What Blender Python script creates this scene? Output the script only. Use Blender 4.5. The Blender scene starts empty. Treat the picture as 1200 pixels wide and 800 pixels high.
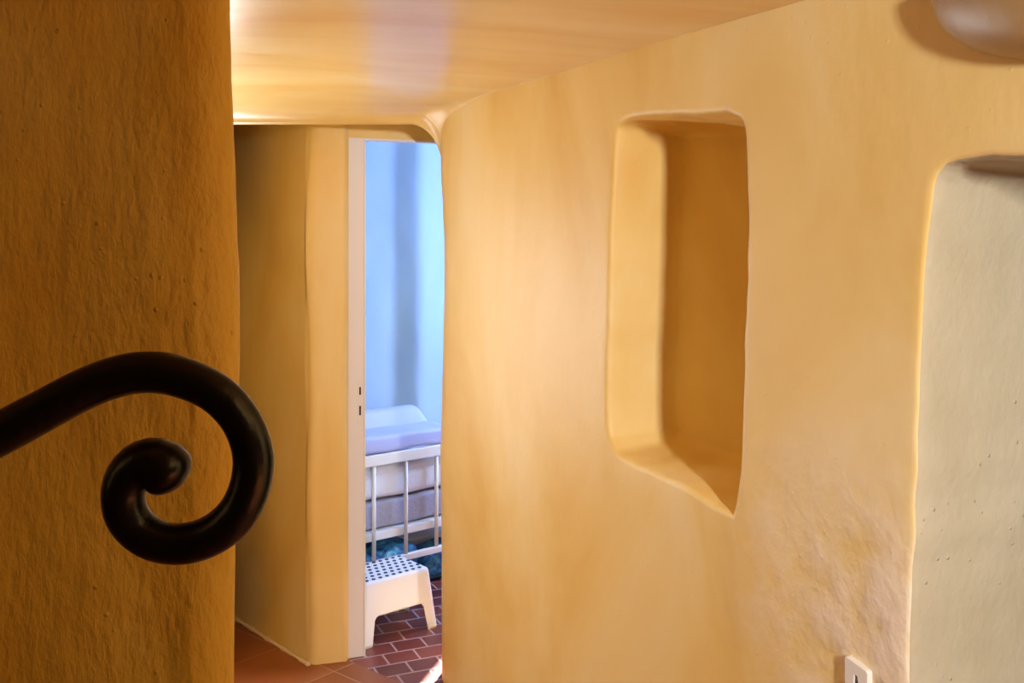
import bpy, bmesh, math, random
from mathutils import Vector
random.seed(7)
S = bpy.context.scene
COL = S.collection
F = 1130.0; CX = 600.0; HY = 290.0; EYE = 1.58      # focal length in px of a 1200 px frame, horizon row, eye height


def ray(px, py, Y):
    return Vector(((px - CX) / F * Y, Y, EYE + (HY - py) / F * Y))


# ------------------------------------------------------------------ helpers
def link(o, parent=None):
    COL.objects.link(o)
    if parent:
        o.parent = parent
    return o


def tag(o, label=None, cat=None, group=None, kind=None):
    if label: o['label'] = label
    if cat: o['category'] = cat
    if group: o['group'] = group
    if kind: o['kind'] = kind
    return o


def mesh_obj(name, verts, faces, mat, parent=None, smooth=True, merge=0.0, mats=None, midx=None):
    me = bpy.data.meshes.new(name)
    me.from_pydata([tuple(v) for v in verts], [], faces)
    for m in (mats or [mat]):
        me.materials.append(m)
    if midx:
        for p, i in zip(me.polygons, midx):
            p.material_index = i
    bm = bmesh.new(); bm.from_mesh(me)
    if merge:
        bmesh.ops.remove_doubles(bm, verts=bm.verts, dist=merge)
    bmesh.ops.recalc_face_normals(bm, faces=bm.faces)
    for f in bm.faces:
        f.smooth = smooth
    bm.to_mesh(me); bm.free()
    return link(bpy.data.objects.new(name, me), parent)


def empty(name, loc, rz=0.0):
    o = bpy.data.objects.new(name, None)
    o.location = loc; o.rotation_euler = (0, 0, rz)
    o.empty_display_size = .05
    return link(o)


def grid_faces(nu, nv, closed_u=False, off=0):
    f = []
    for i in range(nu if closed_u else nu - 1):
        for j in range(nv - 1):
            a = off + i * nv + j; b = off + ((i + 1) % nu) * nv + j
            f.append((a, b, b + 1, a + 1))
    return f


def interp(tab, x):
    if x <= tab[0][0]: return tab[0][1]
    for (a, b), (c, d) in zip(tab, tab[1:]):
        if x <= c:
            t = (x - a) / (c - a)
            t = t * t * (3 - 2 * t)
            return b + (d - b) * t
    return tab[-1][1]


def bevel_box(name, size, loc, mat, parent=None, bev=.004, seg=2, rz=0.0, seg_cuts=0):
    bm = bmesh.new()
    bmesh.ops.create_cube(bm, size=1.0)
    for v in bm.verts:
        v.co = Vector((v.co.x * size[0], v.co.y * size[1], v.co.z * size[2]))
    if bev:
        bmesh.ops.bevel(bm, geom=list(bm.edges), offset=bev, segments=seg, profile=.5, affect='EDGES')
    for f in bm.faces: f.smooth = True
    me = bpy.data.meshes.new(name); bm.to_mesh(me); bm.free()
    me.materials.append(mat)
    o = bpy.data.objects.new(name, me); o.location = loc; o.rotation_euler = (0, 0, rz)
    link(o, parent)
    m = o.modifiers.new('wn', 'WEIGHTED_NORMAL'); m.keep_sharp = True
    return o


def tube(name, pts, radii, mat, parent=None, nseg=20, cap=True):
    """swept round bar through pts (Vectors) with a radius each; planar-safe frames"""
    n = len(pts); verts = []
    up = Vector((0, 1, 0))
    for i, p in enumerate(pts):
        t = (pts[min(i + 1, n - 1)] - pts[max(i - 1, 0)]).normalized()
        u = up if abs(t.dot(up)) < .95 else Vector((1, 0, 0))
        a = t.cross(u).normalized(); b = t.cross(a).normalized()
        for k in range(nseg):
            th = 2 * math.pi * k / nseg
            verts.append(p + (a * math.cos(th) + b * math.sin(th)) * radii[i])
    faces = []
    for i in range(n - 1):
        for k in range(nseg):
            a = i * nseg + k; b = i * nseg + (k + 1) % nseg
            faces.append((a, b, b + nseg, a + nseg))
    if cap:
        faces.append(tuple(range(nseg))); faces.append(tuple(range((n - 1) * nseg, n * nseg)))
    return mesh_obj(name, verts, faces, mat, parent)


def catmull(pts, n, closed=False):
    """n points evenly spaced in arc length on a Catmull-Rom through pts"""
    m = len(pts); dense = []
    segs = m if closed else m - 1
    for i in range(segs):
        if closed:
            p = [pts[(i + k - 1) % m] for k in range(4)]
        else:
            p = [pts[max(0, min(m - 1, i + k - 1))] for k in range(4)]
        for s in range(16):
            t = s / 16
            dense.append(tuple(.5 * (2 * p[1][c] + (p[2][c] - p[0][c]) * t + (2 * p[0][c] - 5 * p[1][c] + 4 * p[2][c] - p[3][c]) * t * t
                               + (3 * p[1][c] - p[0][c] - 3 * p[2][c] + p[3][c]) * t ** 3) for c in range(len(pts[0]))))
    dense.append(tuple(pts[0] if closed else pts[-1]))
    L = [0]
    for a, b in zip(dense, dense[1:]):
        L.append(L[-1] + math.dist(a, b))
    out = []; j = 0
    cnt = n if closed else n - 1
    for i in range(n):
        d = L[-1] * i / cnt
        while j < len(L) - 2 and L[j + 1] < d: j += 1
        t = (d - L[j]) / max(1e-9, L[j + 1] - L[j])
        out.append(tuple(dense[j][c] + (dense[j + 1][c] - dense[j][c]) * t for c in range(len(pts[0]))))
    return out


def und(a, b, amp=1.0):
    """slow hand-plastered undulation"""
    return amp * (math.sin(a * 5.1 + b * 2.3 + .4) * .5 + math.sin(a * 9.7 - b * 4.1 + 1.9) * .3 + math.sin(b * 8.3 + a * 3.1 + 4.) * .35
                  + math.sin(a * 17. + b * 13. + 2.) * .15)


# ------------------------------------------------------------------ materials
def mat_new(name):
    m = bpy.data.materials.new(name); m.use_nodes = True
    nt = m.node_tree
    b = nt.nodes['Principled BSDF']
    return m, nt, b


def lin(c):
    return tuple(((x / 255) / 12.92 if x / 255 <= .04045 else ((x / 255 + .055) / 1.055) ** 2.4) for x in c) + (1.0,)


def plain(name, rgb, rough=.5, metal=0.0, spec=.5, bump=0.0, scale=60.0):
    m, nt, b = mat_new(name)
    b.inputs['Base Color'].default_value = rgb if len(rgb) == 4 else tuple(rgb) + (1.0,)
    b.inputs['Roughness'].default_value = rough
    b.inputs['Metallic'].default_value = metal
    b.inputs['Specular IOR Level'].default_value = spec
    tc = nt.nodes.new('ShaderNodeTexCoord')
    nz = nt.nodes.new('ShaderNodeTexNoise'); nz.inputs['Scale'].default_value = scale; nz.inputs['Detail'].default_value = 4
    nt.links.new(tc.outputs['Object'], nz.inputs['Vector'])
    if bump:
        bp = nt.nodes.new('ShaderNodeBump'); bp.inputs['Strength'].default_value = bump; bp.inputs['Distance'].default_value = .003
        nt.links.new(nz.outputs['Fac'], bp.inputs['Height']); nt.links.new(bp.outputs['Normal'], b.inputs['Normal'])
    return m


def plaster(name, stops, bump=.35, pits=.5, rough=.5, spec=.35, grain=60.0, stretch=(1, 1, .45), dist=.006, worn=None, mottle=2.2):
    """lime plaster: mottled pigment, trowel relief, pits"""
    m, nt, b = mat_new(name)
    N = nt.nodes; L = nt.links
    tc = N.new('ShaderNodeTexCoord')
    mp = N.new('ShaderNodeMapping'); mp.inputs['Scale'].default_value = stretch
    L.new(tc.outputs['Object'], mp.inputs['Vector'])
    n1 = N.new('ShaderNodeTexNoise'); n1.inputs['Scale'].default_value = mottle; n1.inputs['Detail'].default_value = 5; n1.inputs['Roughness'].default_value = .55
    n1.inputs['Distortion'].default_value = .6
    L.new(mp.outputs['Vector'], n1.inputs['Vector'])
    cr = N.new('ShaderNodeValToRGB')
    el = cr.color_ramp.elements
    el[0].position = stops[0][0]; el[0].color = stops[0][1]
    el[1].position = stops[-1][0]; el[1].color = stops[-1][1]
    for p, c in stops[1:-1]:
        e = el.new(p); e.color = c
    L.new(n1.outputs['Fac'], cr.inputs['Fac'])
    colout = cr.outputs['Color']; wornmask = None
    if worn:                                            # (centre, radius, colour): a rubbed pale patch of old plaster
        c, r, colr = worn
        vd = N.new('ShaderNodeVectorMath'); vd.operation = 'DISTANCE'; vd.inputs[1].default_value = c
        L.new(tc.outputs['Object'], vd.inputs[0])
        mr = N.new('ShaderNodeMapRange'); mr.inputs[1].default_value = r; mr.inputs[2].default_value = r * .15
        L.new(vd.outputs['Value'], mr.inputs[0])
        n4 = N.new('ShaderNodeTexNoise'); n4.inputs['Scale'].default_value = 9; n4.inputs['Detail'].default_value = 6
        L.new(tc.outputs['Object'], n4.inputs['Vector'])
        ct = N.new('ShaderNodeMapRange'); ct.inputs[1].default_value = .36; ct.inputs[2].default_value = .6
        L.new(n4.outputs['Fac'], ct.inputs[0])
        mu = N.new('ShaderNodeMath'); mu.operation = 'MULTIPLY'
        L.new(mr.outputs[0], mu.inputs[0]); L.new(ct.outputs[0], mu.inputs[1])
        wornmask = mr.outputs[0]; wornnoise = n4.outputs['Fac']
        mx = N.new('ShaderNodeMix'); mx.data_type = 'RGBA'; mx.inputs[7].default_value = colr
        L.new(mu.outputs[0], mx.inputs[0]); L.new(colout, mx.inputs[6])
        colout = mx.outputs[2]
    L.new(colout, b.inputs['Base Color'])
    b.inputs['Specular IOR Level'].default_value = spec
    b.inputs['Roughness'].default_value = rough
    # relief
    n2 = N.new('ShaderNodeTexNoise'); n2.inputs['Scale'].default_value = 7; n2.inputs['Detail'].default_value = 7; n2.inputs['Roughness'].default_value = .55
    L.new(mp.outputs['Vector'], n2.inputs['Vector'])
    n3 = N.new('ShaderNodeTexNoise'); n3.inputs['Scale'].default_value = grain; n3.inputs['Detail'].default_value = 3
    L.new(mp.outputs['Vector'], n3.inputs['Vector'])
    vo = N.new('ShaderNodeTexVoronoi'); vo.inputs['Scale'].default_value = grain * .45; vo.inputs['Randomness'].default_value = 1
    L.new(tc.outputs['Object'], vo.inputs['Vector'])
    mr = N.new('ShaderNodeMapRange'); mr.inputs[1].default_value = .0; mr.inputs[2].default_value = .13; mr.inputs[3].default_value = 1; mr.inputs[4].default_value = 0
    L.new(vo.outputs['Distance'], mr.inputs[0])
    gate = N.new('ShaderNodeMath'); gate.operation = 'GREATER_THAN'; gate.inputs[1].default_value = .49
    L.new(n1.outputs['Fac'], gate.inputs[0])
    pm = N.new('ShaderNodeMath'); pm.operation = 'MULTIPLY'
    L.new(mr.outputs[0], pm.inputs[0]); L.new(gate.outputs[0], pm.inputs[1])
    a1 = N.new('ShaderNodeMath'); a1.operation = 'MULTIPLY_ADD'; a1.inputs[1].default_value = .16
    L.new(n3.outputs['Fac'], a1.inputs[0]); L.new(n2.outputs['Fac'], a1.inputs[2])
    a2 = N.new('ShaderNodeMath'); a2.operation = 'MULTIPLY_ADD'; a2.inputs[1].default_value = pits * .3
    L.new(pm.outputs[0], a2.inputs[0]); L.new(a1.outputs[0], a2.inputs[2])
    if wornmask:
        wm = N.new('ShaderNodeMath'); wm.operation = 'MULTIPLY'
        L.new(wornmask, wm.inputs[0]); L.new(wornnoise, wm.inputs[1])
        a3 = N.new('ShaderNodeMath'); a3.operation = 'MULTIPLY_ADD'; a3.inputs[1].default_value = 6.0
        L.new(wm.outputs[0], a3.inputs[0]); L.new(a2.outputs[0], a3.inputs[2]); a2 = a3
    bp = N.new('ShaderNodeBump'); bp.inputs['Strength'].default_value = bump; bp.inputs['Distance'].default_value = dist
    L.new(a2.outputs[0], bp.inputs['Height']); L.new(bp.outputs['Normal'], b.inputs['Normal'])
    return m


def tiles(name, c1, c2, mortar, bw, rh, rot, offset, msize=.012, rough=.4, spec=.4, loc=(0, 0, 0)):
    m, nt, b = mat_new(name); N = nt.nodes; L = nt.links
    tc = N.new('ShaderNodeTexCoord'); mp = N.new('ShaderNodeMapping'); mp.inputs['Rotation'].default_value = (0, 0, rot)
    mp.inputs['Location'].default_value = loc
    L.new(tc.outputs['Object'], mp.inputs['Vector'])
    br = N.new('ShaderNodeTexBrick'); br.offset = offset
    br.inputs['Scale'].default_value = 1; br.inputs['Brick Width'].default_value = bw; br.inputs['Row Height'].default_value = rh
    br.inputs['Mortar Size'].default_value = msize; br.inputs['Mortar Smooth'].default_value = .3
    br.inputs['Color1'].default_value = c1; br.inputs['Color2'].default_value = c2; br.inputs['Mortar'].default_value = mortar
    L.new(mp.outputs['Vector'], br.inputs['Vector'])
    nz = N.new('ShaderNodeTexNoise'); nz.inputs['Scale'].default_value = 6; nz.inputs['Detail'].default_value = 5
    L.new(tc.outputs['Object'], nz.inputs['Vector'])
    hs = N.new('ShaderNodeHueSaturation')
    mr = N.new('ShaderNodeMapRange'); mr.inputs[3].default_value = .75; mr.inputs[4].default_value = 1.25
    L.new(nz.outputs['Fac'], mr.inputs[0]); L.new(mr.outputs[0], hs.inputs['Value']); L.new(br.outputs['Color'], hs.inputs['Color'])
    L.new(hs.outputs['Color'], b.inputs['Base Color'])
    b.inputs['Roughness'].default_value = rough; b.inputs['Specular IOR Level'].default_value = spec
    bp = N.new('ShaderNodeBump'); bp.inputs['Strength'].default_value = .5; bp.inputs['Distance'].default_value = .003; bp.invert = True
    L.new(br.outputs['Fac'], bp.inputs['Height']); L.new(bp.outputs['Normal'], b.inputs['Normal'])
    return m


OCHRE = [(.32, (.75, .47, .13, 1)), (.45, (.79, .545, .185, 1)), (.55, (.82, .59, .23, 1)), (.68, (.84, .65, .32, 1))]
M_WALL = plaster('ochre_plaster', OCHRE, bump=.5, pits=.6, rough=.5, worn=((.66, 1.80, .88), .42, (.88, .74, .58, 1)))
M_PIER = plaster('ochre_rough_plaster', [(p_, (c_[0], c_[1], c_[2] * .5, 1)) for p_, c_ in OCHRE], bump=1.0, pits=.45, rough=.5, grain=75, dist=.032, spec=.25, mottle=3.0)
M_CEIL = plaster('ochre_polished_plaster', OCHRE, bump=.22, pits=.2, rough=.3, spec=.6, stretch=(.5, 2.2, 1), grain=40)
M_PASS = plaster('ochre_smooth_plaster', OCHRE, bump=.16, pits=.3, rough=.5)
M_PALE = plaster('offwhite_plaster', [(.3, (.46, .38, .24, 1)), (.7, (.55, .47, .33, 1))], bump=.8, pits=1.2, rough=.6, grain=70, dist=.012, stretch=(1, 1, .8))
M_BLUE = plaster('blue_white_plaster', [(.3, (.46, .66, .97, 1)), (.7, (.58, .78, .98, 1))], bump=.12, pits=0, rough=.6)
M_HALL = tiles('terracotta_hall_tiles', lin((158, 92, 52)), lin((140, 76, 40)), lin((172, 122, 78)), .34, .34, math.radians(40), 0.0, msize=.004, rough=.38, loc=(.1, .05, 0))
M_BED = tiles('red_bedroom_tiles', lin((128, 62, 50)), lin((88, 40, 38)), lin((170, 140, 140)), .125, .098, math.radians(-24), .5, msize=.005, rough=.35)
M_WHITE = plain('white_lacquer', (.78, .77, .76), .35, bump=.05)
M_FRAME = plain('white_door_paint', (.78, .75, .84), .45, bump=.1, scale=30)
M_PLASTIC = plain('white_plastic', (.78, .80, .87), .42, bump=.05, scale=300)
M_DOT = plain('slate_rubber', (.035, .055, .10), .7, bump=.2, scale=200)
M_IRON = plain('black_wrought_iron', (.0035, .0022, .002), .3, metal=.0, spec=.32, bump=.35, scale=55)
M_DARK = plain('dark_recess', (.02, .012, .01), .7, bump=.1)
M_MAT = plain('lavender_foam_cover', (.42, .48, .80), .75, bump=.2, scale=120)
M_MATTRESS = plain('white_quilted_ticking', (.70, .72, .80), .85, bump=.6, scale=70)
M_BASE = plain('grey_lavender_ticking', (.34, .33, .42), .9, bump=1.0, scale=55)
M_SOCKET = plain('socket_plastic', (.82, .78, .72), .35, bump=.03)
M_LOW_BOUNCE = plain('dark_low_bounce', (.095, .052, .012), .6, bump=.3, scale=12)  # kept dark so unseen surfaces bounce little light
M_BROWN = plain('brown_recess', (.20, .07, .02), .6, bump=.1)


def teal_fabric():
    m, nt, b = mat_new('blue_teal_fabric'); N = nt.nodes; L = nt.links
    tc = N.new('ShaderNodeTexCoord')
    nz = N.new('ShaderNodeTexNoise'); nz.inputs['Scale'].default_value = 10; nz.inputs['Detail'].default_value = 3; nz.inputs['Distortion'].default_value = 2.5
    L.new(tc.outputs['Object'], nz.inputs['Vector'])
    cr = N.new('ShaderNodeValToRGB'); cr.color_ramp.interpolation = 'EASE'
    e = cr.color_ramp.elements
    e[0].position = .36; e[0].color = (.010, .05, .16, 1)
    e[1].position = .74; e[1].color = (.26, .58, .78, 1)
    k = e.new(.47); k.color = (.02, .15, .36, 1)
    k = e.new(.60); k.color = (.05, .28, .46, 1)
    L.new(nz.outputs['Fac'], cr.inputs['Fac']); L.new(cr.outputs['Color'], b.inputs['Base Color'])
    b.inputs['Roughness'].default_value = .55
    bp = N.new('ShaderNodeBump'); bp.inputs['Strength'].default_value = .5; bp.inputs['Distance'].default_value = .01
    L.new(nz.outputs['Fac'], bp.inputs['Height']); L.new(bp.outputs['Normal'], b.inputs['Normal'])
    return m


M_TEAL = teal_fabric()

# ------------------------------------------------------------------ main wall (right), runs from the passage opening towards us
P0 = Vector((-.248, 3.5)); T = Vector((.4687, -.8832)); NIN = Vector((.8832, .4687))


def s_of(px): return (3.5 - 1820.0 / px) / .8832
def sz(px, py):
    Y = 1820.0 / px
    return (s_of(px), EYE + (HY - py) / F * Y)


SILH = [(.0, -.004), (.80, -.010), (.93, -.006), (1.05, -.002), (1.22, .002), (1.45, .006), (1.6, .005), (1.72, 0), (1.86, -.006), (2.3, -.012)]
WTOP = 2.32


def wall_pt(s, z, d=0.0):
    """d = depth into the wall"""
    u = und(s * .9, z * .8, .0035)
    w = interp(SILH, z) * math.exp(-max(0, s) / .25)
    p = P0 + T * s + NIN * (d + u)
    return Vector((p.x + w, p.y, z))


verts = []; faces = []; midx = []


def add_grid(pts, nu, nv, mi=0):
    off = len(verts)
    verts.extend(pts)
    fs = grid_faces(nu, nv, False, off)
    faces.extend(fs); midx.extend([mi] * len(fs))


KZ = 70
ZS = [WTOP * i / (KZ - 1) for i in range(KZ)]
# rounded end of the wall at the opening
SARC, R = .035, .20
a0 = []
cap_plan = []
c = P0 + T * SARC + NIN * R
for k in range(40):
    th = math.radians(135) * (1 - k / 39)
    d = (-NIN) * math.cos(th) + (-T) * math.sin(th)
    cap_plan.append((c + d * R, th))
pts = []
for p, th in cap_plan:
    for z in ZS:
        w = interp(SILH, z)
        u = und(SARC * .9, z * .8, .0035) * max(0, math.cos(th))
        q = p + NIN * u
        pts.append(Vector((q.x + w, q.y, z)) if th > 1e-6 else wall_pt(SARC, z))
add_grid(pts, 40, KZ)
# strip from the rounded end to the niche field
SA, SB, SC = .72, 1.86, 3.7
ss = [SARC + (SA - SARC) * i / 24 for i in range(25)]
add_grid([wall_pt(s, z) for s in ss for z in ZS], 25, KZ)
# niche field
TL, TR, BR, BL = (724, 147), (866, 137), (858, 603), (713, 514)
top = [TL, (731, 140), (750, 135.5), (790, 134), (830, 132), (850, 131.5), TR]
right = [TR, (870.5, 146), (873, 170), (876, 215), (876.5, 280), (875, 350), (872, 430), (869, 510), (866, 565), BR]
bot = [BR, (850, 599), (832, 589), (805, 572), (770, 556), (740, 542), (722, 530), BL]
left = [BL, (711, 495), (710, 450), (712, 390), (714, 320), (716.5, 250), (719, 190), (720.5, 165), TL]
KS = 44
def cv(l, n): return [sz(*p) for p in catmull(l, n)]
loop = cv(top, KS)[:-1] + cv(right, KZ)[:-1] + cv(bot, KS)[:-1] + cv(left, KZ)[:-1]
sst = [SA + (SB - SA) * i / (KS - 1) for i in range(KS)]
outer = [(s, WTOP) for s in sst][:-1] + [(SB, z) for z in reversed(ZS)][:-1] + [(s, 0.0) for s in reversed(sst)][:-1] + [(SA, z) for z in ZS][:-1]
n = len(loop)
nrm = []
for i in range(n):
    a = loop[(i - 3) % n]; b = loop[(i + 3) % n]
    tx, tz = b[0] - a[0], b[1] - a[1]; l = math.hypot(tx, tz)
    nrm.append((tz / l * -1, tx / l))
cx_ = sum(p[0] for p in loop) / n; cz_ = sum(p[1] for p in loop) / n
if (cx_ - loop[60][0]) * nrm[60][0] + (cz_ - loop[60][1]) * nrm[60][1] < 0:
    nrm = [(-a, -b) for a, b in nrm]
for _ in range(3):
    nrm = [tuple((nrm[i - 1][c] + nrm[i][c] * 2 + nrm[(i + 1) % n][c]) / 4 for c in (0, 1)) for i in range(n)]
rings = []
for k in range(17):
    t = (k / 16) ** 1.0
    rings.append([(outer[i][0] + (loop[i][0] - nrm[i][0] * .014 - outer[i][0]) * t, outer[i][1] + (loop[i][1] - nrm[i][1] * .014 - outer[i][1]) * t, 0.0) for i in range(n)])
prof = [(-.008, .0006), (-.003, .003), (0, .0075), (.0018, .015), (.004, .03), (.007, .06), (.010, .09), (.013, .125), (.018, .160), (.024, .182), (.033, .197), (.046, .206)]
for ins, dep in prof:
    ring = []
    for i in range(n):
        side = 1 if (KS - 1 <= i < KS - 1 + KZ - 1) else 0          # the right arris is crisp
        jig = .0016 * math.sin(i * .37) * math.sin(i * .13 + 1) + .0010 * math.sin(i * .61 + math.sin(i * .17) * 2)
        ring.append((loop[i][0] + nrm[i][0] * (ins + jig), loop[i][1] + nrm[i][1] * (ins + jig), dep))
    rings.append(ring)
last = rings[-1]
for sc, dep in ((.7, .210), (.4, .211), (.15, .211)):
    rings.append([(cx_ + (p[0] - cx_) * sc, cz_ + (p[1] - cz_) * sc, dep) for p in last])
off = len(verts)
for r in rings:
    verts.extend([wall_pt(s, z, d + (und(s * 2.3, z * 1.9, .004) if d > .05 else 0)) for s, z, d in r])
for a in range(len(rings) - 1):
    for i in range(n):
        j = (i + 1) % n
        faces.append((off + a * n + i, off + a * n + j, off + (a + 1) * n + j, off + (a + 1) * n + i)); midx.append(0)
faces.append(tuple(off + (len(rings) - 1) * n + i for i in range(n))); midx.append(0)
# doorway field (an open-bottomed opening, pale inside)
de = [(1064, 900), (1065.5, 840), (1066.5, 800), (1068, 770), (1068.5, 740), (1069.5, 700), (1070, 660), (1073, 630), (1073, 590), (1074.5, 540), (1077, 480), (1079, 420), (1081.5, 360),
      (1084, 310), (1086, 270), (1089, 235), (1093, 213), (1101, 198), (1112, 189.5), (1130, 185.5), (1160, 183), (1200, 181)]
e_sz = [sz(*p) for p in de]
e_sz = [(e_sz[0][0], 0.0)] + e_sz + [(2.5, 1.745), (2.75, 1.74), (2.90, 1.70), (2.97, 1.60), (3.0, 1.3), (3.0, .8), (3.0, 0.0)]
KD = 60
nn = KZ + KD + KZ - 2
# keep arc-length samples but let both ends stay on the floor
loop2 = catmull(e_sz, nn)
sd = [SB + (SC - SB) * i / (KD - 1) for i in range(KD)]
outer2 = [(SB, z) for z in ZS] + [(s, WTOP) for s in sd][1:] + [(SC, z) for z in reversed(ZS)][1:]
nrm2 = []
for i in range(nn):
    a = loop2[max(0, i - 2)]; b = loop2[min(nn - 1, i + 2)]
    tx, tz = b[0] - a[0], b[1] - a[1]; l = math.hypot(tx, tz)
    nrm2.append((tz / l, -tx / l))
nrm2[0] = (1, 0); nrm2[-1] = (-1, 0)
rings = []
for k in range(17):
    t = k / 16
    rings.append([(outer2[i][0] + (loop2[i][0] - nrm2[i][0] * .012 - outer2[i][0]) * t, outer2[i][1] + (loop2[i][1] - nrm2[i][1] * .012 - outer2[i][1]) * t, 0.0, 0) for i in range(nn)])
for ins, dep, mi in ((-.006, .001, 0), (-.001, .004, 0), (.002, .010, 1), (.004, .018, 1), (.006, .04, 1), (.008, .09, 1), (.010, .16, 1), (.012, .25, 1), (.014, .36, 1), (.016, .48, 1), (.018, .60, 1)):
    ring = []
    for i in range(nn):
        jig = .0022 * math.sin(i * .43) * math.sin(i * .17 + 1) + .0014 * math.sin(i * .71 + math.sin(i * .23) * 2.5)
        ring.append((loop2[i][0] + nrm2[i][0] * (ins + jig), max(0, loop2[i][1] + nrm2[i][1] * (ins + jig)), dep, mi))
    rings.append(ring)
off = len(verts)
for r in rings:
    verts.extend([wall_pt(s, z, d + 0) for s, z, d, m_ in r])
for a in range(len(rings) - 1):
    for i in range(nn - 1):
        faces.append((off + a * nn + i, off + a * nn + i + 1, off + (a + 1) * nn + i + 1, off + (a + 1) * nn + i))
        midx.append(rings[a + 1][0][3])
# closing wall of the little room behind the doorway
b0 = len(verts)
for s, z in ((1.9, 0), (3.4, 0), (3.4, WTOP), (1.9, WTOP)):
    verts.append(wall_pt(s, z, .62))
faces.append((b0, b0 + 1, b0 + 2, b0 + 3)); midx.append(2)
w = mesh_obj('wall_right', verts, faces, None, merge=.0004, mats=[M_WALL, M_PALE, M_LOW_BOUNCE], midx=midx)
tag(w, 'ochre plaster wall with a tall recessed niche and a pale rounded doorway', kind='structure')

# ------------------------------------------------------------------ ceiling over the hall, with the rounded lip of the passage arch
YA = 3.55


def wall_x(y):
    return max(-.255 if y > 3.48 else -9, -.248 + (3.5 - y) * .5307)


def ceil_z(x, y):
    d = max(0, YA - y)
    dw = wall_x(y) - x
    k = min(1, max(0, dw / .75))
    lip = .10 + .22 * k
    rise = .055 + .045 * k
    if d < lip:
        t = d / lip
        z = 2.033 + rise * math.sqrt(max(0, 1 - (1 - t) ** 2)) * .75 + rise * .25 * t
    else:
        z = 2.033 + rise
    z += -.014 * max(0, min(d, 1.6) - .8) + .2 * max(0, 1.0 - y) + und(x * 1.2, y * 1.4, .004) * min(1, d / .2)
    a = .120 * math.exp(-d / .16) + .0004; b = .178 * math.exp(-d / .13) + .0004
    if dw < a:
        q = max(0, dw)
        z -= b * (1 - math.sqrt(max(0, 1 - ((a - q) / a) ** 2)))
    return z


ys = [YA - .004 * i for i in range(12)] + [YA - .05 - .012 * i for i in range(26)] + [YA - .37 - .05 * i for i in range(80)]
ys = [y for y in ys if y > -.6] + [-.6, -1.5, -4.2]
dws = [-.10, -.05, -.02, -.008, 0] + [.0015 * i * i * .18 + .002 * i for i in range(1, 26)]
q = dws[-1]
while q < 3.3:
    q += max(.02, min(.2, q * .12)); dws.append(q)
V = [Vector((wall_x(y) - d, y, ceil_z(wall_x(y) - d, y))) for y in ys for d in dws]
Fc = grid_faces(len(ys), len(dws))
o = len(V)
yb = [YA + .003, YA + .004, YA + .0045, YA + .03, YA + .08, YA + .2, 3.95, 4.6, 6.2]
def yend(x):                        # the passage soffit stops at the door wall and the passage wall
    return 3.64 + .04 + ((x + .757) * .425 if x > -.757 else (-.757 - x) * 1.107)


for y in yb:                       # flat soffit of the arch and passage
    for d in dws:
        x = wall_x(YA) - d
        y_ = YA + .003 + (min(6.1, yend(x)) - YA - .003) * ((y - yb[0]) / (yb[-1] - yb[0])) ** .6
        V.append(Vector((x, y_, ceil_z(x, YA) + .002 + (.27 if y > yb[1] else 0))))
Fc += grid_faces(len(yb), len(dws), False, o)
for j in range(len(dws) - 1):
    Fc.append((j, j + 1, o + j + 1, o + j))
ce = mesh_obj('ceiling', V, Fc, M_CEIL)
tag(ce, 'low polished ochre plaster ceiling sweeping down to the passage arch', kind='structure')
# higher ceiling on the right over the doorway side and behind the viewer
# ------------------------------------------------------------------ left pier
PSIL = [(0.4, 269), (.97, 270), (1.21, 272), (1.32, 274.5), (1.42, 277), (1.54, 276.5), (1.60, 273.5), (1.68, 271.5), (1.75, 269), (1.83, 266.5), (1.93, 265), (2.3, 263)]
RP = .045
edge = Vector(((270 - CX) / F * 1.36, 1.36))
plan = []
dirF = Vector((.985, -.13)).normalized()
nF = Vector((dirF.y, -dirF.x))                       # towards the viewer
cR = edge + Vector((-RP, .012))
for k in range(60):
    plan.append((cR + nF * RP - dirF * (2.6 * (1 - k / 59) ** 1.6), 0.0 if k < 55 else (k - 54) / 5))
a1 = math.atan2(nF.y, nF.x)
for k in range(1, 25):
    th = a1 + math.radians(135) * k / 24
    plan.append((cR + Vector((math.cos(th), math.sin(th))) * RP, 1.0))
lastp = plan[-1][0]; dback = Vector((-.6, .8))
for k in range(1, 9):
    plan.append((lastp + dback * .5 * k / 8, 1.0))
for k in range(1, 9):
    plan.append((lastp + dback * .5 + Vector((-2.6 * k / 8, 0)), 1.0))
nz = 150
V = []
for i, (p, wgt) in enumerate(plan):
    for j in range(nz):
        z = 2.34 * j / (nz - 1)
        dx = (interp(PSIL, z) - 270) / F * 1.36
        u = und(p.x * 3 + p.y * 2, z * 1.3, .006)
        u += .0012 * math.sin(z * 61 + i * .3) * math.sin(z * 23 + i * .7)
        V.append(Vector((p.x + dx * (wgt if p.x > -1.2 else 0), p.y + u * (1 if i < 62 else .3), z)))
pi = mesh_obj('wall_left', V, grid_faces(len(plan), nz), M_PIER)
tag(pi, 'rough dark ochre plaster wall end rounded at its right edge', kind='structure')

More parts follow.
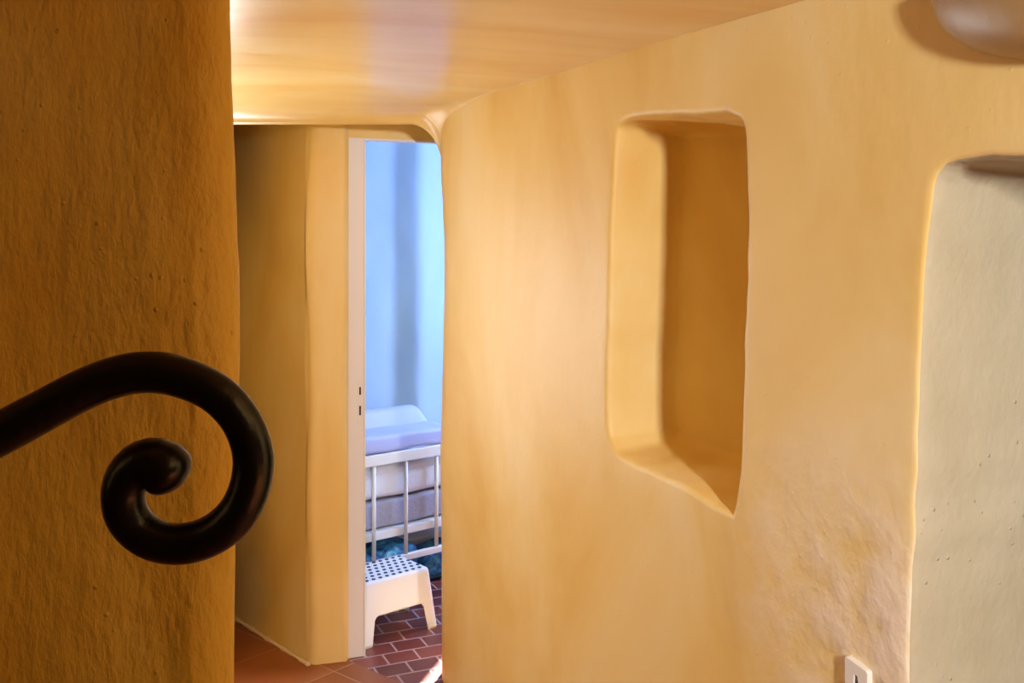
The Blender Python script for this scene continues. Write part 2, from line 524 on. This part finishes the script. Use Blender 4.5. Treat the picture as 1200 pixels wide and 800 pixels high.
# ------------------------------------------------------------------ passage walls
K0 = ray(365, 780, 1785 / 490.); K0.z = 0
K1 = ray(405, 775, 1785 / 485.); K1.z = 0
PD = Vector((-.67, .742, 0))                          # direction of the passage wall
DD = Vector((.92, .391, 0)).normalized()              # direction of the door wall
planw = []
RC = .035
for k in range(40):
    planw.append(Vector((K0.x, K0.y)) + Vector((PD.x, PD.y)) * (2.9 * (1 - k / 39) ** 1.7 + .03))
c1 = Vector((K0.x, K0.y)) + Vector((PD.x, PD.y)) * .03
c2 = Vector((K0.x, K0.y)); c3 = c2 + Vector((DD.x, DD.y)) * .03
for k in range(1, 12):
    t = k / 11
    planw.append(c1 * (1 - t) ** 2 + c2 * 2 * t * (1 - t) + c3 * t * t)
D0 = Vector((K1.x, K1.y))
for k in range(1, 8):
    planw.append(c3 + (D0 - c3) * k / 7)
planw.append(D0 + Vector((.012, .05)))                # returns into the rebate behind the frame
V = []
nz = 60
for i, p in enumerate(planw):
    for j in range(nz):
        z = 2.42 * j / (nz - 1)
        u = und(p.x * 2.1 + p.y, z * 1.1, .006) * (1 if i < 57 else .2)
        e = .006 * math.sin(z * 7) * (1 if 38 < i < 52 else 0)
        V.append(Vector((p.x - .67 * u + e, p.y - .74 * u, z)))
pw = mesh_obj('wall_passage', V, grid_faces(len(planw), nz), M_PASS)
tag(pw, 'ochre plaster wall of the passage turning the corner to the white door frame', kind='structure')
# rough pale bead where the passage wall meets the tiles
pts = []; rad = []
for k in range(60):
    p = Vector((K0.x, K0.y)) + Vector((PD.x, PD.y)) * (1.6 * (1 - k / 59) + .01)
    pts.append(Vector((p.x - .004, p.y - .006, .004))); rad.append(.008 + .004 * math.sin(k * 1.9) * math.sin(k * .7))
bb = tube('baseboard_left', pts, rad, plain('pale_mortar', (.80, .58, .34), .8, bump=.6, scale=40), nseg=8)
tag(bb, 'rough pale plaster bead along the foot of the passage wall', kind='structure')

# door wall above the opening and right of it (behind the main wall)
FW = .058                                              # width of the frame's face
J0 = Vector((ray(406, 770, 3.70).x, 3.705)); J1 = Vector((ray(428, 770, 3.725).x, 3.73))
DR = J0 + Vector((DD.x, DD.y)) * .92
ddp = Vector((-DD.y, DD.x))                            # away from the viewer


def slab(name, a, b, z0, z1, th, mat, label, nu=16, nvv=16):
    V = []; Fs = []
    for side in (0, 1):
        off = len(V)
        for i in range(nu):
            p = a + (b - a) * i / (nu - 1) + ddp * th * side
            for j in range(nvv):
                V.append(Vector((p.x, p.y, z0 + (z1 - z0) * j / (nvv - 1))))
        Fs += grid_faces(nu, nvv, False, off)
    m = nu * nvv
    for i in range(nu - 1):
        Fs.append((i * nvv, (i + 1) * nvv, m + (i + 1) * nvv, m + i * nvv))
        Fs.append((i * nvv + nvv - 1, (i + 1) * nvv + nvv - 1, m + (i + 1) * nvv + nvv - 1, m + i * nvv + nvv - 1))
    for i in (0, nu - 1):
        for j in range(nvv - 1):
            Fs.append((i * nvv + j, i * nvv + j + 1, m + i * nvv + j + 1, m + i * nvv + j))
    o = mesh_obj(name, V, Fs, mat, smooth=False)
    return tag(o, label, kind='structure')


HEAD = 2.004
slab('wall_lintel', J0 - Vector((DD.x, DD.y)) * .06, DR, HEAD, 2.6, .07, M_PASS, 'ochre plaster lintel over the bedroom door opening')
slab('wall_back', DR, DR + Vector((DD.x, DD.y)) * 1.8, 0, 2.6, .07, M_PASS, 'ochre wall right of the bedroom door behind the main wall')
# bedroom side of the passage wall
# ------------------------------------------------------------------ door frame
fr = empty('door_1', (J0.x, J0.y, 0))
tag(fr, 'white painted door frame with latch slots at the bedroom opening', kind='structure')
ang = math.atan2(J1.y - J0.y, J1.x - J0.x)
wid = (J1 - J0).length
def fbox(name, x0, x1, y0, y1, z0, z1, mat, par, bev=.002):
    return bevel_box(name, (x1 - x0, y1 - y0, z1 - z0), ((x0 + x1) / 2, (y0 + y1) / 2, (z0 + z1) / 2), mat, par, bev)
fr.rotation_euler = (0, 0, ang)
jamb = fbox('door_jamb', 0, wid - .006, 0, .055, 0, HEAD, M_FRAME, fr)
fbox('stop_bead', wid - .0065, wid, -.003, .05, 0, HEAD, M_WHITE, fr, .001)
fbox('door_head', wid, .92, 0.006, .055, HEAD - .008, HEAD, M_FRAME, fr, .001)
fbox('door_jamb', .86, .92, 0, .055, 0, HEAD - .008, M_FRAME, fr)
zl = EYE + (HY - 458) / F * 3.72; zb = EYE + (HY - 481) / F * 3.72
sp = fbox('strike_plate', wid - .030, wid - .0125, -.0012, .002, zb - .055, zl + .04, M_FRAME, fr, .0005)
for nm, zc, hh in (('latch_slot', zl, .030), ('bolt_slot', zb, .036)):
    s_ = fbox(nm, wid - .0245, wid - .0175, -.0018, .001, zc - hh / 2, zc + hh / 2, M_DARK, fr, .0004)

# ------------------------------------------------------------------ floors
def flat(name, poly, z, mat, label):
    o = mesh_obj(name, [Vector((p[0], p[1], z)) for p in poly], [tuple(range(len(poly)))], mat, smooth=False)
    return tag(o, label, kind='structure')
LB = J0 - Vector((DD.x, DD.y)) * .02 + Vector((0, .02))
RB = J0 + Vector((DD.x, DD.y)) * 2.8 + Vector((0, .02))
LB2 = J0 - Vector((DD.x, DD.y)) * 2.6 + Vector((0, .02))
flat('floor', [(4, -4.5), (4, 1.0), (.97, 3.0), (-.06, 3.08), (-.4026, 3.5), (LB.x, LB.y), (K0.x, K0.y + .03), (-2.6, 6.13), (-3.1, 6.13), (-3.1, -4.5)], 0, M_HALL, 'terracotta tiled hall floor')
flat('floor_bedroom', [(LB.x, LB.y), (-.4026, 3.5), (-.06, 3.08), (.97, 3.0), (.97, 6.13), (-2.6, 6.13), (K0.x, K0.y + .03)], 0, M_BED, 'small dark red floor tiles of the bedroom')

# ------------------------------------------------------------------ bedroom shell
BW = [(-3.0, 6.0), (-1.7, 6.05), (-1.2, 6.06), (-.95, 6.075), (-.80, 6.09), (-.74, 6.09), (-.67, 6.06), (-.60, 6.03), (-.56, 6.027), (-.50, 6.045), (-.40, 6.075), (-.25, 6.10), (.0, 6.10), (.36, 6.10)]
bp_ = catmull(BW, 160)
V = []
nz = 40
for p in bp_:
    for j in range(nz):
        z = 2.6 * j / (nz - 1)
        V.append(Vector((p[0], p[1] + und(p[0] * 2, z * 1.2, .007), z)))
bw = mesh_obj('wall_bedroom', V, grid_faces(len(bp_), nz), M_BLUE)
tag(bw, 'pale blue softly rounded plaster wall at the back of the bedroom', kind='structure')
def quad(name, pts, mat, label):
    o = mesh_obj(name, pts, [tuple(range(len(pts)))], mat, smooth=False)
    return tag(o, label, kind='structure')
quad('ceiling_bedroom', [(-3.2, 3.4, 2.6), (-.6, 3.4, 2.6), (-.3, 2.4, 2.6), (.97, 2.4, 2.6), (.95, 6.15, 2.6), (-3.2, 6.15, 2.6)], M_BLUE, 'bedroom ceiling')
# right bedroom wall, solid; the blue light stands before it
XR = .95
quad('wall_bedroom_right', [(XR, 2.9, 0), (XR, 6.15, 0), (XR, 6.15, 2.6), (XR, 2.9, 2.6)], M_BLUE, 'right wall of the bedroom')
for nm, z0, z1 in (('wall_garden_sill', 0, .35), ('wall_garden_lintel', 1.95, 2.6)):
    quad(nm, [(.36, 6.1, z0), (.95, 6.1, z0), (.95, 6.1, z1), (.36, 6.1, z1)], M_BLUE, 'bedroom wall beside the garden window')
for nm, x0, x1 in (('wall_garden_left', .35, .407), ('wall_garden_right', .54, .95)):
    quad(nm, [(x0, 6.1, .35), (x1, 6.1, .35), (x1, 6.1, 1.95), (x0, 6.1, 1.95)], M_BLUE, 'bedroom wall beside the garden window')
# hall outer walls out of frame
quad('wall_hall_left', [(-3.0, -4.2, 0), (-3.0, 6.3, 0), (-3.0, 6.3, 2.6), (-3.0, -4.2, 2.6)], M_LOW_BOUNCE, 'far left hall wall')
quad('wall_light_block', [(-3.0, -.35, 0), (.79, -.35, 0), (.79, -.35, 2.6), (-3.0, -.35, 2.6)], M_LOW_BOUNCE, 'added wall behind the viewer, blocking light from the pier')  # added blocker; its right edge keeps the landing light off the pier
quad('ceiling_landing', [(-.6, 1.0, 2.62), (4, 1.0, 2.62), (4, -4.2, 2.62), (-.6, -4.2, 2.62)], M_LOW_BOUNCE, 'ceiling over the landing')

# ------------------------------------------------------------------ wrought-iron handrail with scroll end
YR = .68
cen = [(-420, 700, 27), (-260, 635, 27), (-120, 570, 26.5), (0, 508, 25.8), (45, 484, 25.2), (90, 460, 24.8), (125, 445, 24.5), (161, 436.5, 24.5), (198, 438, 24.3), (234, 450, 23.6), (261, 467, 23.3),
       (282, 492, 23), (294, 520, 23.4), (297, 545, 23.7), (292, 573, 23.8), (279, 600, 24), (257, 621.5, 24), (230, 634, 23.8), (202, 637, 23.6), (178, 631, 23.8), (158, 617, 24), (147, 599, 24.5), (144.5, 580, 25),
       (149, 562, 26.5), (160, 549, 28.5), (174, 543, 30), (188, 545, 31), (196, 552, 31)]
cc = catmull(cen, 150)
P = []; Rr = []
for i, (x, y, r) in enumerate(cc):
    yy = YR - .00022 * max(0, 160 - x) * .5
    P.append(ray(x, y, yy)); Rr.append(r / F * yy)
# hammered, rounded nose
tdir = (P[-1] - P[-2]).normalized()
for k in range(1, 9):
    a = k / 8 * math.pi / 2
    P.append(P[149] + tdir * math.sin(a) * Rr[149] * .75); Rr.append(max(.001, Rr[149] * math.cos(a)))
root = empty('handrail', (P[0].x, P[0].y, 0))
tag(root, 'black wrought-iron handrail ending in a spiral scroll before the dark wall', 'handrail')
def local(pts, r): return [p - r.location for p in pts]
tube('scroll_rail', local(P, root), Rr, M_IRON, root, nseg=28)
pb = P[2]
tube('post', local([Vector((pb.x, pb.y, 0)), Vector((pb.x, pb.y, .02)), Vector((pb.x, pb.y, .021)), Vector((pb.x, pb.y, pb.z))], root), [.035, .035, .012, .012], M_IRON, root)

# ------------------------------------------------------------------ rounded plaster wall light at top right
sc0 = wall_pt(2.385, 0); cxy = Vector((sc0.x, sc0.y)) + NIN * .004
RS, ZB, HB = .20, 1.860, .150
V = []
prof = []
for k in range(20):
    a = k / 19 * math.pi / 2
    prof.append((RS * math.sin(a) ** .92, ZB + HB * (1 - math.cos(a))))
prof += [(RS * 1.0, ZB + HB + .008), (RS - .012, ZB + HB + .012), (RS - .022, ZB + HB)]
for k in range(12):
    a = math.pi / 2 * (1 - k / 11)
    prof.append(((RS - .022) * math.sin(a), ZB + .025 + (HB - .025) * (1 - math.cos(a))))
na = 49
for k in range(na):
    th = math.pi * k / (na - 1)
    d = T * math.cos(th) - NIN * math.sin(th)
    for r, z in prof:
        rr = r * (1 + .012 * math.sin(th * 5 + z * 9))
        q_ = cxy + T * (math.cos(th) * rr * 1.5) - NIN * (math.sin(th) * rr * .44)
        V.append(Vector((q_.x, q_.y, z)))
sr = empty('wall_sconce', (cxy.x, cxy.y, ZB))
tag(sr, 'rounded ochre plaster bowl jutting from the wall above the pale doorway', 'wall light')
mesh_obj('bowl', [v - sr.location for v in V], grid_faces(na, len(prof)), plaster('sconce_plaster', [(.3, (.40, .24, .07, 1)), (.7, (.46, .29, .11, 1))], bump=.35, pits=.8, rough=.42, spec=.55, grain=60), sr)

# ------------------------------------------------------------------ wall plate low on the main wall
sA, zA = sz(996, 770); sB_, zB_ = sz(1023, 785)
wp = empty('wall_plate', (0, 0, 0))
tag(wp, 'white plastic plate with a tapering brown slot low on the ochre wall', 'wall plate')
ang_w = math.atan2(T.y, T.x)
pc = wall_pt((sA + sB_) / 2, .76, -.001)
wp.location = (pc.x, pc.y, .76 + 0.0)
wp.rotation_euler = (0, 0, ang_w)
pwid = abs(sB_ - sA)
tilt = .02
def prism(name, outline, y0, y1, mat, par, bev=.0):
    n_ = len(outline)
    V = [Vector((x, y0, z)) for x, z in outline] + [Vector((x, y1, z)) for x, z in outline]
    Fs = [tuple(range(n_)), tuple(range(2 * n_ - 1, n_ - 1, -1))] + [(i, (i + 1) % n_, n_ + (i + 1) % n_, n_ + i) for i in range(n_)]
    o = mesh_obj(name, V, Fs, mat, par, smooth=False)
    if bev:
        b_ = o.modifiers.new('b', 'BEVEL'); b_.width = bev; b_.segments = 2
    return o
hw = pwid / 2
zt0 = zA - .754; zt1 = zB_ - .760
# frame of the plate with a slot cut through it
slot = [(-.013, -.062), (-.0035, zt0 - .026), (.0025, zt0 - .028), (.014, -.062)]
out = [(-hw, -.062), (-hw, zt0 - .004), (-hw + .004, zt0), (hw - .004, zt1), (hw, zt1 - .004), (hw, -.062)]
fullout = [out[0], out[1], out[2], out[3], out[4], out[5], slot[3], slot[2], slot[1], slot[0]]
prism('plate_frame', fullout, -.012, .004, M_SOCKET, wp, .0015)
prism('slot_back', [(-.011, -.062), (-.0035, zt0 - .024), (.0025, zt0 - .026), (.013, -.062)], -.004, .003, M_BROWN, wp)
prism('bottom_rim', [(-hw, -.082), (-hw, -.062), (hw, -.062), (hw, -.082)], -.012, .004, M_SOCKET, wp, .0015)

# ------------------------------------------------------------------ step stool
d1 = Vector((.763, .647)); d2 = Vector((-.647, .763))
sctr = Vector((-.5276, 3.979)) + d2 * .02 + d1 * .01
st = empty('step_stool', (sctr.x, sctr.y, 0), math.atan2(d1.y, d1.x))
tag(st, 'small white plastic step stool with dark dots on its top', 'step stool')
HS = .25
def rrect(hx, hy, r, n_=6):
    pts = []
    for sx, sy, a in ((1, -1, -90), (1, 1, 0), (-1, 1, 90), (-1, -1, 180)):
        for k in range(n_ + 1):
            th = math.radians(a + 90 * k / n_)
            pts.append((sx * (hx - r) + r * math.cos(th), sy * (hy - r) + r * math.sin(th)))
    return pts
def stool_body():
    bm = bmesh.new()
    tw, td, bw_, bd = .155, .1075, .185, .13
    # side walls: sampled grids with arch cut-outs, one per side
    def side(axis, sgn):
        th, bh = (tw, bw_) if axis == 0 else (td, bd)
        to, bo = (td, bd) if axis == 0 else (tw, bw_)
        nU = 44; nV = 22
        leg = .058 if axis == 0 else .05
        archz = .112 if axis == 0 else .10
        gridv = {}
        for i in range(nU + 1):
            u = -1 + 2 * i / nU
            # warp samples so that the cut edges are hit
            for j in range(nV + 1):
                v = j / nV
                z = v * HS
                hx = bh + (th - bh) * v; oy = bo + (to - bo) * v
                r = .018
                x = u * hx
                off = 0
                # lower edge follows the arch
                xb = abs(u) * bh
                inner = bh - leg
                if xb < inner:
                    t = (inner - xb)
                    rr = .020
                    if t < rr: za = archz - rr + math.sqrt(max(0, rr * rr - (rr - t) ** 2))
                    else: za = archz
                    z = za + (HS - za) * v
                    vv = z / HS
                    hx = bh + (th - bh) * vv; oy = bo + (to - bo) * vv
                    x = u * hx
                if axis == 0: co = (x, sgn * oy, z)
                else: co = (sgn * oy, x, z)
                gridv[i, j] = bm.verts.new(co)
        for i in range(nU):
            for j in range(nV):
                bm.faces.new((gridv[i, j], gridv[i + 1, j], gridv[i + 1, j + 1], gridv[i, j + 1]))
    side(0, -1); side(0, 1); side(1, -1); side(1, 1)
    # top
    nX, nY = 44, 44
    g = [[bm.verts.new((-tw + 2 * tw * i / nX, -td + 2 * td * j / nY, HS)) for j in range(nY + 1)] for i in range(nX + 1)]
    for i in range(nX):
        for j in range(nY):
            bm.faces.new((g[i][j], g[i + 1][j], g[i + 1][j + 1], g[i][j + 1]))
    bmesh.ops.remove_doubles(bm, verts=bm.verts, dist=.0008)
    # round the arrises
    def soft(v):
        r = .014
        z = v.z
        k = min(1, z / HS)
        hx = bw_ + (tw - bw_) * k; hy = bd + (td - bd) * k
        x, y = v.x, v.y
        cx, cy, cz = max(-hx + r, min(hx - r, x)), max(-hy + r, min(hy - r, y)), min(z, HS - r)
        dv = Vector((x - cx, y - cy, z - cz))
        if dv.length > r: dv = dv.normalized() * r
        return Vector((cx, cy, cz)) + dv
    for v in bm.verts: v.co = soft(v.co)
    bmesh.ops.recalc_face_normals(bm, faces=bm.faces)
    for f in bm.faces: f.smooth = True
    me = bpy.data.meshes.new('body'); bm.to_mesh(me); bm.free(); me.materials.append(M_PLASTIC)
    o = link(bpy.data.objects.new('body', me), st)
    sm = o.modifiers.new('thick', 'SOLIDIFY'); sm.thickness = .004; sm.offset = -1
    return o
stool_body()
dot_me = None
for r in range(6):
    for c_ in range(9):
        x = -.135 + .0318 * c_ + (.0159 if r % 2 else 0); y = -.0875 + .035 * r
        if x > .140: continue
        if dot_me is None:
            bm = bmesh.new()
            bmesh.ops.create_cone(bm, cap_ends=True, segments=20, radius1=.0085, radius2=.0075, depth=.003)
            dot_me = bpy.data.meshes.new('grip_dot'); bm.to_mesh(dot_me); bm.free(); dot_me.materials.append(M_DOT)
        d_ = bpy.data.objects.new('grip_dot', dot_me); d_.location = (x, y, HS + .0008); link(d_, st)

# ------------------------------------------------------------------ cot
OC = Vector((-.506, 4.40)); cd = Vector((.765, .643)); cp = Vector((-.643, .765))
cot = empty('cot', (OC.x, OC.y, 0), math.atan2(cd.y, cd.x))
tag(cot, 'white cot with barred side standing behind the step stool', 'cot')
X0, X1 = -.52, .50; DEP = .66
def cbox(name, x0, x1, y0, y1, z0, z1, mat, par=cot, bev=.004):
    return bevel_box(name, (x1 - x0, y1 - y0, z1 - z0), ((x0 + x1) / 2, (y0 + y1) / 2, (z0 + z1) / 2), mat, par, bev)
for y in (0, DEP):
    cbox('top_rail', X0, X1, y - .014, y + .014, .605, .655, M_WHITE)
    cbox('lower_rail', X0, X1, y - .011, y + .011, .150, .180, M_WHITE)
    x = X0 + .10 - .003
    xs = [.197 - .171 * k for k in range(5)] + [.368]
    for xb in xs:
        b_ = tube('baluster', [Vector((xb, y, .178)), Vector((xb, y, .40)), Vector((xb, y, .608))], [.0095] * 3, M_WHITE, cot, nseg=14)
    for xp in (X0, X1):
        cbox('post', xp - .02, xp + .02, y - .02, y + .02, 0, .66, M_WHITE)
for xp in (X0, X1):
    cbox('end_rail', xp - .012, xp + .012, .014, DEP - .014, .605, .650, M_WHITE)
    cbox('end_panel', xp - .006, xp + .006, .014, DEP - .014, .18, .605, M_WHITE)
cbox('base_frame', X0 + .02, X1 - .02, .016, DEP - .016, .262, .300, M_WHITE)

def world_empty(name, x, y, z):
    p = OC + cd * x + cp * y
    return empty(name, (p.x, p.y, z), math.atan2(cd.y, cd.x))

def soft_box(name, lx, ly, lz, loc, mat, root_=None, r=.02, puff=0.0, seams=(), n=30):
    """upholstered block: rounded, slightly puffed, seams pinched"""
    bm = bmesh.new()
    bmesh.ops.create_cube(bm, size=2.0)
    bmesh.ops.subdivide_edges(bm, edges=list(bm.edges), cuts=n, use_grid_fill=True)
    hx, hy, hz = lx / 2, ly / 2, lz / 2
    for v in bm.verts:
        p = Vector((v.co.x * hx, v.co.y * hy, v.co.z * hz))
        q = Vector((max(-hx + r, min(hx - r, p.x)), max(-hy + r, min(hy - r, p.y)), max(-hz + r, min(hz - r, p.z))))
        d = p - q
        if d.length > r: d = d.normalized() * r
        p = q + d
        p.y += (p.y / hy) * puff * (1 - (p.z / hz) ** 2)
        p.z += (p.z / hz) * puff * .5 * (1 - (p.x / hx) ** 2) * (1 - (p.y / hy) ** 2) + .002 * math.sin(p.x * 23 + p.y * 11)
        for s_ in seams:
            p.y *= 1 - .02 * math.exp(-((p.z - s_) / .006) ** 2)
        v.co = p
    for f in bm.faces: f.smooth = True
    me = bpy.data.meshes.new(name); bm.to_mesh(me); bm.free(); me.materials.append(mat)
    o = bpy.data.objects.new(name, me)
    return link(o, root_)

mt = soft_box('base_mattress', .94, .58, .124, None, M_BASE, r=.018, puff=.004)
p = OC + cd * (-.01) + cp * .335
mt.location = (p.x, p.y, .365); mt.rotation_euler = (0, 0, math.atan2(cd.y, cd.x))
tag(mt, 'grey lavender textured base mattress, lower one behind the cot bars', 'mattress', 'mattresses in the cot')
mt2 = soft_box('top_mattress', .94, .585, .16, None, M_MATTRESS, r=.03, puff=.008, seams=(.03,))
mt2.location = (p.x, p.y, .518); mt2.rotation_euler = mt.rotation_euler
tag(mt2, 'white quilted mattress, upper one behind the cot bars', 'mattress', 'mattresses in the cot')

# changing mat with raised back bolster
cm = world_empty('changing_mat', 0, 0, .656)
tag(cm, 'lavender blue changing mat with raised back edge on top of the cot', 'changing mat')
XM = .285
pad = soft_box('mat_pad', .75, .40, .078, None, M_MAT, cm, r=.018, puff=.002)
pad.location = (XM - .375, .19, .041)
# wedge-shaped bolster along the back, sloping off at its right end
V = []
prof = [(0, 0), (.004, .02), (.03, .072), (.05, .082), (.09, .084), (.115, .076), (.125, .02), (.125, 0)]
stn = [(-.74, 1), (-.5, 1), (-.12, 1), (-.05, 1), (-.035, .96), (-.02, .78), (0, .38), (.012, .12), (.018, .02)]
for x, k in stn:
    for y, z in prof: V.append(Vector((XM - .02 + x, .165 + y, .072 + z * k)))
Fs = grid_faces(len(stn), len(prof)) + [tuple(range(len(prof)))]
bo = mesh_obj('bolster', V, Fs, M_MAT, cm)
sb = bo.modifiers.new('s', 'SUBSURF'); sb.levels = 2; sb.render_levels = 2
# ------------------------------------------------------------------ blue-teal fabric bags under the cot
bags = [(-.17, .24, .60, .40, .20, 0, 'dark blue patterned fabric bag under the cot, seen past the stool', .5),
        (.30, .13, .28, .20, .135, 0, 'teal patterned fabric bag under the cot beside the stool right leg', 1.4)]
bx_ = bevel_box('pale_block', (.34, .26, .14), (0, 0, 0), M_WHITE, None, .008)  # assumed object, added for a pale patch under the cot
pp = OC + cd * .33 + cp * .40
bx_.location = (pp.x, pp.y, .0715); bx_.rotation_euler = (0, 0, math.atan2(cd.y, cd.x))
tag(bx_, 'pale white flat shape under the cot behind the teal bag', 'box')
for i, (x, y, lx, ly, lz, z0, lab, ph) in enumerate(bags):
    b_ = soft_box('fabric_bag', lx, ly, lz, None, M_TEAL, None, r=.045, puff=.012)
    for v in b_.data.vertices:
        c_ = v.co
        c_.z += .010 * math.sin(c_.x * 19 + ph) * math.sin(c_.y * 13 + ph) * (1 if c_.z > 0 else .0)
        c_.y += .008 * math.sin(c_.x * 25 + ph * 3 + c_.z * 18)
    pp = OC + cd * x + cp * y
    b_.location = (pp.x, pp.y, z0 + lz / 2 + .002); b_.rotation_euler = (0, 0, math.atan2(cd.y, cd.x))
    tag(b_, lab, 'bag', 'blue bags under the cot')

# ------------------------------------------------------------------ light
def area(name, loc, target, sx, sy, power, col, spread=None):
    l = bpy.data.lights.new(name, 'AREA'); l.shape = 'RECTANGLE'; l.size = sx; l.size_y = sy; l.energy = power; l.color = col
    if spread: l.spread = spread
    o = bpy.data.objects.new(name, l); o.location = loc
    o.rotation_euler = (Vector(target) - Vector(loc)).to_track_quat('-Z', 'Y').to_euler()
    return link(o)

area('landing_light', (1.145, -1.257, 2.0), (.3, 2.3, 1.35), .16, .34, 92, (1, 1, .98))  # unseen light behind the viewer to the right; no window is built
WY = 3.66                                               # plane of the wall added around the passage light, hidden behind the pier
for nm, x0, x1, z0, z1 in (('wall_added_sill', -3.0, -1.10, 0, .75), ('wall_added_lintel', -3.0, -1.10, 1.72, 2.42), ('wall_added_left', -3.0, -1.45, .75, 1.72)):
    quad(nm, [(x0, WY, z0), (x1, WY, z0), (x1, WY, z1), (x0, WY, z1)], M_PASS, 'added ochre wall around the unseen passage light')
area('passage_hidden_light', (-1.28, WY - .02, 1.235), (-1.16, 0, 1.30), .32, .95, 29, (1, 1, 1))  # unseen area light behind the pier; the window around it is invented
area('bedroom_blue_light', (XR - .03, 4.85, 1.30), (-1.0, 5.0, .8), 1.3, 1.3, 118, (.42, .58, 1.0))  # added blue light in front of the solid right wall
sun = bpy.data.lights.new('sun', 'SUN'); sun.energy = 50; sun.angle = .01; sun.color = (1, .96, .88)
so = link(bpy.data.objects.new('sun', sun)); so.location = (4, 6, 4)
so.rotation_euler = Vector((-.27, -.96, -.70)).to_track_quat('-Z', 'Y').to_euler()
wd = bpy.data.worlds.new('world'); S.world = wd; wd.use_nodes = True
bg = wd.node_tree.nodes['Background']; bg.inputs[0].default_value = (.9, .9, 1, 1); bg.inputs[1].default_value = .012

# ------------------------------------------------------------------ camera
cam = bpy.data.cameras.new('camera'); cam.sensor_width = 36; cam.lens = F / 1200 * 36; cam.shift_y = -(400 - HY) / 1200
cam.clip_start = .02
co = link(bpy.data.objects.new('camera', cam)); co.location = (0, 0, EYE); co.rotation_euler = (math.pi / 2, 0, 0)
S.camera = co
S.view_settings.view_transform = 'Standard'; S.view_settings.look = 'None'; S.view_settings.gamma = 1; S.view_settings.exposure = .22
S.view_settings.use_curve_mapping = False
